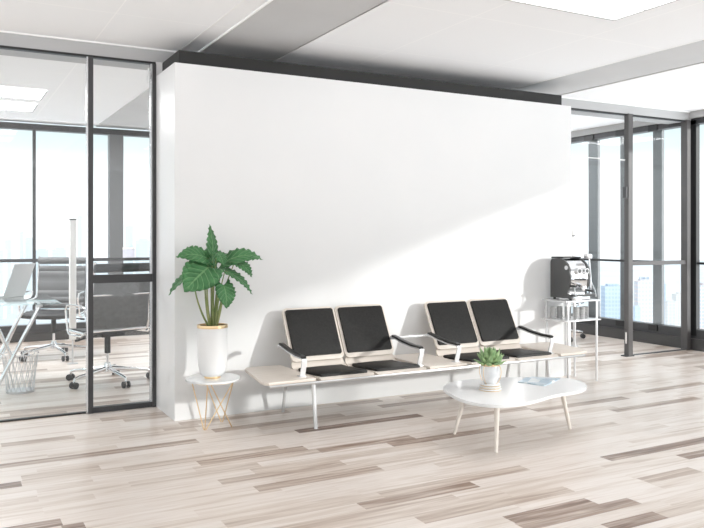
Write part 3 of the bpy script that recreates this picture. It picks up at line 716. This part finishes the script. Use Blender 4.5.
# ------------------------------------------------------------------ office chairs
def office_chair(label, ribs):
    t = thing('office_chair', label, 'office chair', (0, 0, 0))
    s = 1.25
    def V(*p): return tuple(c*s for c in p)
    bm = B(); lathe(bm, [(0, .085*s), (.035*s, .085*s), (.035*s, .13*s), (.024*s, .15*s), (.024*s, .16*s), (0, .16*s)], 0, 0, 20)
    ca = []
    for k in range(5):
        a = 2*PI*k/5 + .31
        c, n = math.cos(a), math.sin(a)
        tube(bm, [V(.02*c, .02*n, .115), V(.15*c, .15*n, .10), V(.30*c, .30*n, .085), V(.335*c, .335*n, .075), V(.34*c, .34*n, .05)], [.020*s, .016*s, .012*s, .011*s, .008*s], 10); ca.append((c, n, a))
    obj('base', bm, M['chrome'], t)
    for c, n, a in ca:
        cx, cy = .34*c*s, .34*n*s; px, py = -n, c
        bm = B(); tube(bm, [(cx, cy, .062), (cx, cy, .036)], .012, 10)
        tube(bm, [(cx - px*.022, cy - py*.022, .034), (cx + px*.022, cy + py*.022, .034)], .012, 12)
        co = obj('caster', bm, M['chrome'], t)
        bm = B()
        for sg in (-1, 1): tube(bm, [(cx + px*sg*.014 , cy + py*sg*.014, .033), (cx + px*sg*.034, cy + py*sg*.034, .033)], .033, 20)
        obj('wheel', bm, M['caster'], co)
    bm = B(); tube(bm, [V(0, 0, .16), V(0, 0, .27)], .013*s, 14); obj('gas_column', bm, M['chrome'], t)
    bm = B(); tube(bm, [V(0, 0, .24), V(0, 0, .40)], .024*s, 16); mo = obj('column_sleeve', bm, M['chairdark'], t)
    bm = B(); box(bm, -.10*s, .10*s, -.12*s, .12*s, .385*s, .42*s, .01); tube(bm, [V(.10, .02, .395), V(.25, .04, .375)], .006*s, 8); tube(bm, [V(.25, .04, .375), V(.29, .045, .37)], .010*s, 8); obj('tilt_mechanism', bm, M['chairdark'], t)
    # side rails: seat front -> seat rear -> up the back
    side = [(-.23, .435), (-.20, .43), (0, .425), (.16, .43), (.215, .46), (.235, .52), (.25, .65), (.275, .82), (.305, .96), (.315, 1.0)]
    for sx in (-1, 1):
        bm = B(); tube(bm, [V(sx*.245, y, z) for y, z in side], .012*s, 10); obj('side_rail', bm, M['chrome'], t)
    for y, z in ((.20, .45), (.262, .74)):
        bm = B(); tube(bm, [V(-.245, y + .01, z), V(.245, y + .01, z)], .009*s, 8); obj('cross_bar', bm, M['chrome'], t)
    def sling(name, pr, th, m, rib):
        bm = B(); rows = []; n = len(pr)
        for i, (y, z) in enumerate(pr):
            a = Vector((pr[min(i+1, n-1)][0] - pr[max(i-1, 0)][0], pr[min(i+1, n-1)][1] - pr[max(i-1, 0)][1])).normalized()
            k = th*(1 + (rib*abs(math.sin(i*PI/4)) if rib else 0)); row = []
            for j in range(9):
                x = -.235 + .47*j/8; sag = .012*(1 - (x/.235)**2)
                row.append(((x, y + a.y*(sag + k), z - a.x*(sag + k)), (x, y + a.y*(sag - k), z - a.x*(sag - k))))
            rows.append([[bm.verts.new(V(*p)) for p in r] for r in row])
        for i in range(n-1):
            for j in range(8):
                for q in (0, 1): bm.faces.new([rows[i][j][q], rows[i][j+1][q], rows[i+1][j+1][q], rows[i+1][j][q]])
            for j in (0, 8): bm.faces.new([rows[i][j][0], rows[i][j][1], rows[i+1][j][1], rows[i+1][j][0]])
        for i in (0, n-1):
            for j in range(8): bm.faces.new([rows[i][j][0], rows[i][j+1][0], rows[i][j+1][1], rows[i][j][1]])
        obj(name, bm, m, t)
    def interp(pr, n):
        o = []
        for i in range(n + 1):
            u = i/n*(len(pr)-1); k = min(int(u), len(pr)-2); f = u - k
            o.append((pr[k][0]*(1-f) + pr[k+1][0]*f, pr[k][1]*(1-f) + pr[k+1][1]*f))
        return o
    rb = 1.0 if ribs else 0
    sling('seat', interp([(-.24, .43), (-.1, .44), (.05, .437), (.18, .445)], 16), .014 if ribs else .010, M['chairdark'], rb)
    sling('backrest', interp([(.215, .47), (.235, .55), (.25, .65), (.275, .82), (.292, .90)], 24), .012 if ribs else .007, M['chairgrey'], rb)
    bm = B(); tube(bm, [V(-.255, .305, .955), V(-.25, .305, .955), V(.25, .305, .955), V(.255, .305, .955)], [.02*s, .036*s, .036*s, .02*s], 14); obj('head_roll', bm, M['chairgrey'] if ribs else M['chairdark'], t)
    for sx in (-1, 1):
        x = sx*.285
        lp = [(.24, .58), (.22, .635), (.15, .65), (-.05, .65), (-.13, .64), (-.16, .60), (-.14, .50), (-.11, .42), (-.06, .405), (.05, .41), (.15, .415), (.20, .44)]
        bm = B(); tube(bm, [V(x, y, z) for y, z in lp] , .009*s, 8)
        tube(bm, [V(x, .24, .58), V(sx*.245, .245, .575)], .008*s, 8); tube(bm, [V(x, .20, .44), V(sx*.245, .20, .45)], .008*s, 8)
        obj('armrest', bm, M['chrome'], t)
    return t
chA = office_chair('grey office chair with dark head roll seen from behind, just inside the glass door', False)
chA.location = (1.50, 8.10, 0)
chA.rotation_euler = (0, 0, PI + math.radians(14))
chB = office_chair('grey ribbed office chair farther back in the office, facing the glass', True)
chB.location = (1.22, 10.10, 0); chB.rotation_euler = (0, 0, math.radians(-25))
chC = dup(chA, (7.97, 8.45, 0), math.radians(96), 'office chair behind the rack at right, only its castered base in view')

# ------------------------------------------------------------------ desk with laptop, basket, lamps
DZ = .87
t = thing('desk', 'glass topped desk on slanted chrome trestle legs at the left edge', 'desk', (0.1, 8.1, 0))
bm = B(); box(bm, -1.5, 1.0, 7.74, 8.95, DZ - .014, DZ, .003); obj('desk_top', bm, M['deskglass'], t)
def leg(pts, r=.018):
    bm = B(); tube(bm, pts, r, 10); obj('leg', bm, M['chrome'], t)
for y, dy in ((7.82, .0), (8.85, 0)):
    leg([(.40 if y < 8 else .40, y, 0), (.82, y, DZ - .03)]); leg([(.575, y + .01, .36), (.38, y + .01, DZ - .03)], .014)
    leg([(-.60, y, 0), (-1.02, y, DZ - .03)])
leg([(.30, 8.05, 0), (.72, 8.05, DZ - .03)], .014); leg([(.42, 8.6, 0), (.78, 8.6, DZ - .03)], .014)
bm = B()
for x in (.82, .38, -1.02): box(bm, x - .02, x + .02, 7.78, 8.9, DZ - .04, DZ - .014, .003)
obj('under_frame', bm, M['steel'], t)

t = thing('laptop', 'open light grey laptop seen from the side on the glass desk', 'laptop', (.66, 8.72, DZ))
lr = Matrix.Translation((.66, 8.72, DZ)) @ Matrix.Rotation(math.radians(-50), 4, 'Z')
bm = B(); box(bm, -.24, .0, -.14, .14, 0, .016, .004, mtx=lr); obj('keyboard_base', bm, M['plastic'], t)
mt = lr @ Matrix.Translation((0, 0, .012)) @ Matrix.Rotation(math.radians(24), 4, 'Y')
bm = B(); box(bm, -.004, .006, -.14, .14, 0, .37, .003, mtx=mt); so = obj('screen', bm, M['plastic'], t)
bm = B(); box(bm, -.0045, -.0035, -.125, .125, .02, .355, mtx=mt); obj('display', bm, M['chairdark'], so)

t = thing('waste_basket', 'round chrome wire waste basket on the floor beneath the desk', 'waste basket', (.66, 7.98, 0))
bx_, by_ = .66, 7.98
bm = B(); r0, r1, hh = .125, .165, .37
for k in range(16):
    a0, a1 = 2*PI*k/16, 2*PI*(k + 1.5)/16
    tube(bm, [(bx_ + r0*math.cos(a0), by_ + r0*math.sin(a0), .01), (bx_ + r1*math.cos(a1), by_ + r1*math.sin(a1), hh)], .003, 6)
    a1 = 2*PI*(k - 1.5)/16
    tube(bm, [(bx_ + r0*math.cos(a0), by_ + r0*math.sin(a0), .01), (bx_ + r1*math.cos(a1), by_ + r1*math.sin(a1), hh)], .003, 6)
obj('wire_mesh', bm, M['steel'], t)
bm = B(); lathe(bm, [(r1 - .005, hh - .005), (r1 + .005, hh - .005), (r1 + .005, hh + .005), (r1 - .005, hh + .005), (r1 - .005, hh - .005)], bx_, by_, 32); obj('rim', bm, M['chrome'], t)
bm = B(); lathe(bm, [(0, .0), (r0 + .004, .0), (r0 + .004, .02), (0, .02)], bx_, by_, 32); obj('bottom', bm, M['steel'], t)

def column_lamp(x, y, z0, h, wd, label, joint):
    t = thing('floor_lamp', label, 'floor lamp', (x, y, 0))
    bm = B(); tube(bm, [(x, y, .01), (x, y, z0)], .010, 12); obj('stem', bm, M['steel'], t)
    bm = B(); box(bm, x - wd/2, x + wd/2, y - wd/2, y + wd/2, z0, joint, .004); po = obj('light_column', bm, M['lip'], t)
    bm = B(); box(bm, x - wd*.52, x + wd*.52, y - wd*.52, y + wd*.52, joint, joint + .012); obj('joint', bm, M['mull'], po)
    bm = B(); box(bm, x - wd/2, x + wd/2, y - wd/2, y + wd/2, joint + .012, h, .004); obj('light_head', bm, M['lip'], t)
    bm = B(); lathe(bm, [(0, 0), (.06, 0), (.06, .008), (.02, .014), (0, .014)], x, y, 32); obj('foot', bm, M['steel'], t)
column_lamp(1.351, 9.45, .29, 1.72, .072, 'tall white column lamp in the office, in front of the ribbed chair', 1.70)
column_lamp(7.62, 7.70, .60, 1.705, .035, 'slim white column lamp rising behind the coffee machine', 1.51)

t = thing('storage_box', 'small pale lilac box on the window rail beside the wide post', 'box', (2.49, 11.77, 1.185))
bm = B(); box(bm, 2.40, 2.58, 11.745, 11.815, 1.185, 1.32, .003); obj('box_body', bm, M['bluebox'], t)
bm = B(); box(bm, 2.395, 2.585, 11.74, 11.82, 1.315, 1.34, .003); obj('lid', bm, M['lip'], t)

def tray_tower():
    t = thing('letter_tray_tower', 'tall stack of black and white letter trays on the desk at left edge', 'letter trays', (.21, 8.79, DZ))
    for k in range(7):
        z_ = DZ + k*.052
        bm = B(); box(bm, .10, .32, 8.66, 8.92, z_, z_ + .022, .003); o_ = obj('tray', bm, M['black'] if k % 2 == 0 else M['black'], t)
        bm = B(); box(bm, .105, .315, 8.665, 8.915, z_ + .022, z_ + .052, .002); obj('paper_stack', bm, M['lip'], o_)
tray_tower()

# ------------------------------------------------------------------ city outside
F_ = Vector((math.sin(math.radians(28.39)), math.cos(math.radians(28.39)))); R_ = Vector((F_.y, -F_.x))
def bmat(name, wall, win, sx, sz):
    m = mat(name, wall, .8); N, L, b = nodes(m)
    t = N.new('ShaderNodeTexCoord'); s = N.new('ShaderNodeSeparateXYZ'); L.new(t.outputs['Object'], s.inputs[0])
    ad = N.new('ShaderNodeMath'); L.new(s.outputs['X'], ad.inputs[0]); L.new(s.outputs['Y'], ad.inputs[1])
    def band(src, per, frac):
        a = N.new('ShaderNodeMath'); a.operation = 'FLOORED_MODULO'; a.inputs[1].default_value = per; L.new(src, a.inputs[0])
        g = N.new('ShaderNodeMath'); g.operation = 'GREATER_THAN'; g.inputs[1].default_value = per*frac; L.new(a.outputs[0], g.inputs[0]); return g
    h = band(ad.outputs[0], sx, .35); v = band(s.outputs['Z'], sz, .4)
    k = N.new('ShaderNodeMath'); k.operation = 'MULTIPLY'; L.new(h.outputs[0], k.inputs[0]); L.new(v.outputs[0], k.inputs[1])
    c = N.new('ShaderNodeMix'); c.data_type = 'RGBA'; c.inputs[6].default_value = (*wall, 1); c.inputs[7].default_value = (*win, 1); L.new(k.outputs[0], c.inputs[0]); L.new(c.outputs[2], b.inputs['Base Color'])
    return m
BM = {'blue': bmat('pale blue tower', (.42, .50, .60), (.35, .44, .55), 1.8, 2.2), 'rose': bmat('pale rose tower', (.60, .54, .54), (.44, .50, .58), 2.0, 2.4),
      'white': bmat('pale stone tower', (.64, .62, .60), (.52, .55, .58), 2.4, 2.2), 'faint': bmat('far faint tower', (.64, .70, .73), (.60, .66, .70), 6, 6)}  # distance haze is put into these pale tower colours
def tower(px0, px1, pytop, D, kind, label, steps=()):
    """a high-rise at forward distance D; px values give its bearing"""
    c = (px0 + px1)/2; lat = (c - 352)/757*D; wd = (px1 - px0)/757*D
    cx, cy = (F_*D + R_*lat); top = 1.5 - (pytop - 237)/757*D
    a = -math.radians(28.39)
    t = thing('tower_building', label, 'building', (cx, cy, -150), 'city high-rises outside the windows')
    t.rotation_euler = (0, 0, a)
    h = top + 150
    bm = B(); box(bm, -wd/2, wd/2, -wd*.35, wd*.35, 0, h); obj('tower_body', bm, BM[kind], t, False, shift=(0, 0, 0))
    bm = B(); box(bm, -wd*.3, wd*.3, -wd*.2, wd*.2, h, h + wd*.12)
    obj('roof_structure', bm, BM[kind], t, False, shift=(0, 0, 0))
    return t, wd, h
tower(603, 621, 286, 420, 'blue', 'pale blue-grey tower seen behind the rack, left of the grey post')
tower(594, 602, 304, 520, 'white', 'low pale block just right of the coffee machine stand')
tower(634, 640, 306, 400, 'blue', 'narrow blue block beside the right side of the grey post')
tw, wd, h = tower(636, 651, 281, 450, 'rose', 'rose and blue tower with a rooftop sign right of the grey post')
bm = B()
for k in range(4):
    x = -wd*.28 + k*wd*.17; s_ = wd*.13
    box(bm, x, x + s_, -.5, .5, h + wd*.12, h + wd*.12 + s_*.2); box(bm, x, x + s_, -.5, .5, h + wd*.12 + s_*.9, h + wd*.12 + s_*1.1)
    box(bm, x, x + s_*.25, -.5, .5, h + wd*.12 + s_*.2, h + wd*.12 + s_*.9)
    if k % 2: box(bm, x + s_*.75, x + s_, -.5, .5, h + wd*.12 + s_*.2, h + wd*.12 + s_*.9)
obj('rooftop_sign', bm, BM['blue'], tw, False, shift=(0, 0, 0))
tower(659, 665, 284, 600, 'blue', 'thin pale blue tower between the second and third right window posts')
tower(666, 675, 301, 520, 'white', 'pale stone block with a flat roof left of the window corner')
tower(674, 688, 294, 640, 'white', 'broad pale stone tower nearest the window corner')
tower(697, 716, 285, 500, 'rose', 'rose tower at the right edge beyond the black corner post')
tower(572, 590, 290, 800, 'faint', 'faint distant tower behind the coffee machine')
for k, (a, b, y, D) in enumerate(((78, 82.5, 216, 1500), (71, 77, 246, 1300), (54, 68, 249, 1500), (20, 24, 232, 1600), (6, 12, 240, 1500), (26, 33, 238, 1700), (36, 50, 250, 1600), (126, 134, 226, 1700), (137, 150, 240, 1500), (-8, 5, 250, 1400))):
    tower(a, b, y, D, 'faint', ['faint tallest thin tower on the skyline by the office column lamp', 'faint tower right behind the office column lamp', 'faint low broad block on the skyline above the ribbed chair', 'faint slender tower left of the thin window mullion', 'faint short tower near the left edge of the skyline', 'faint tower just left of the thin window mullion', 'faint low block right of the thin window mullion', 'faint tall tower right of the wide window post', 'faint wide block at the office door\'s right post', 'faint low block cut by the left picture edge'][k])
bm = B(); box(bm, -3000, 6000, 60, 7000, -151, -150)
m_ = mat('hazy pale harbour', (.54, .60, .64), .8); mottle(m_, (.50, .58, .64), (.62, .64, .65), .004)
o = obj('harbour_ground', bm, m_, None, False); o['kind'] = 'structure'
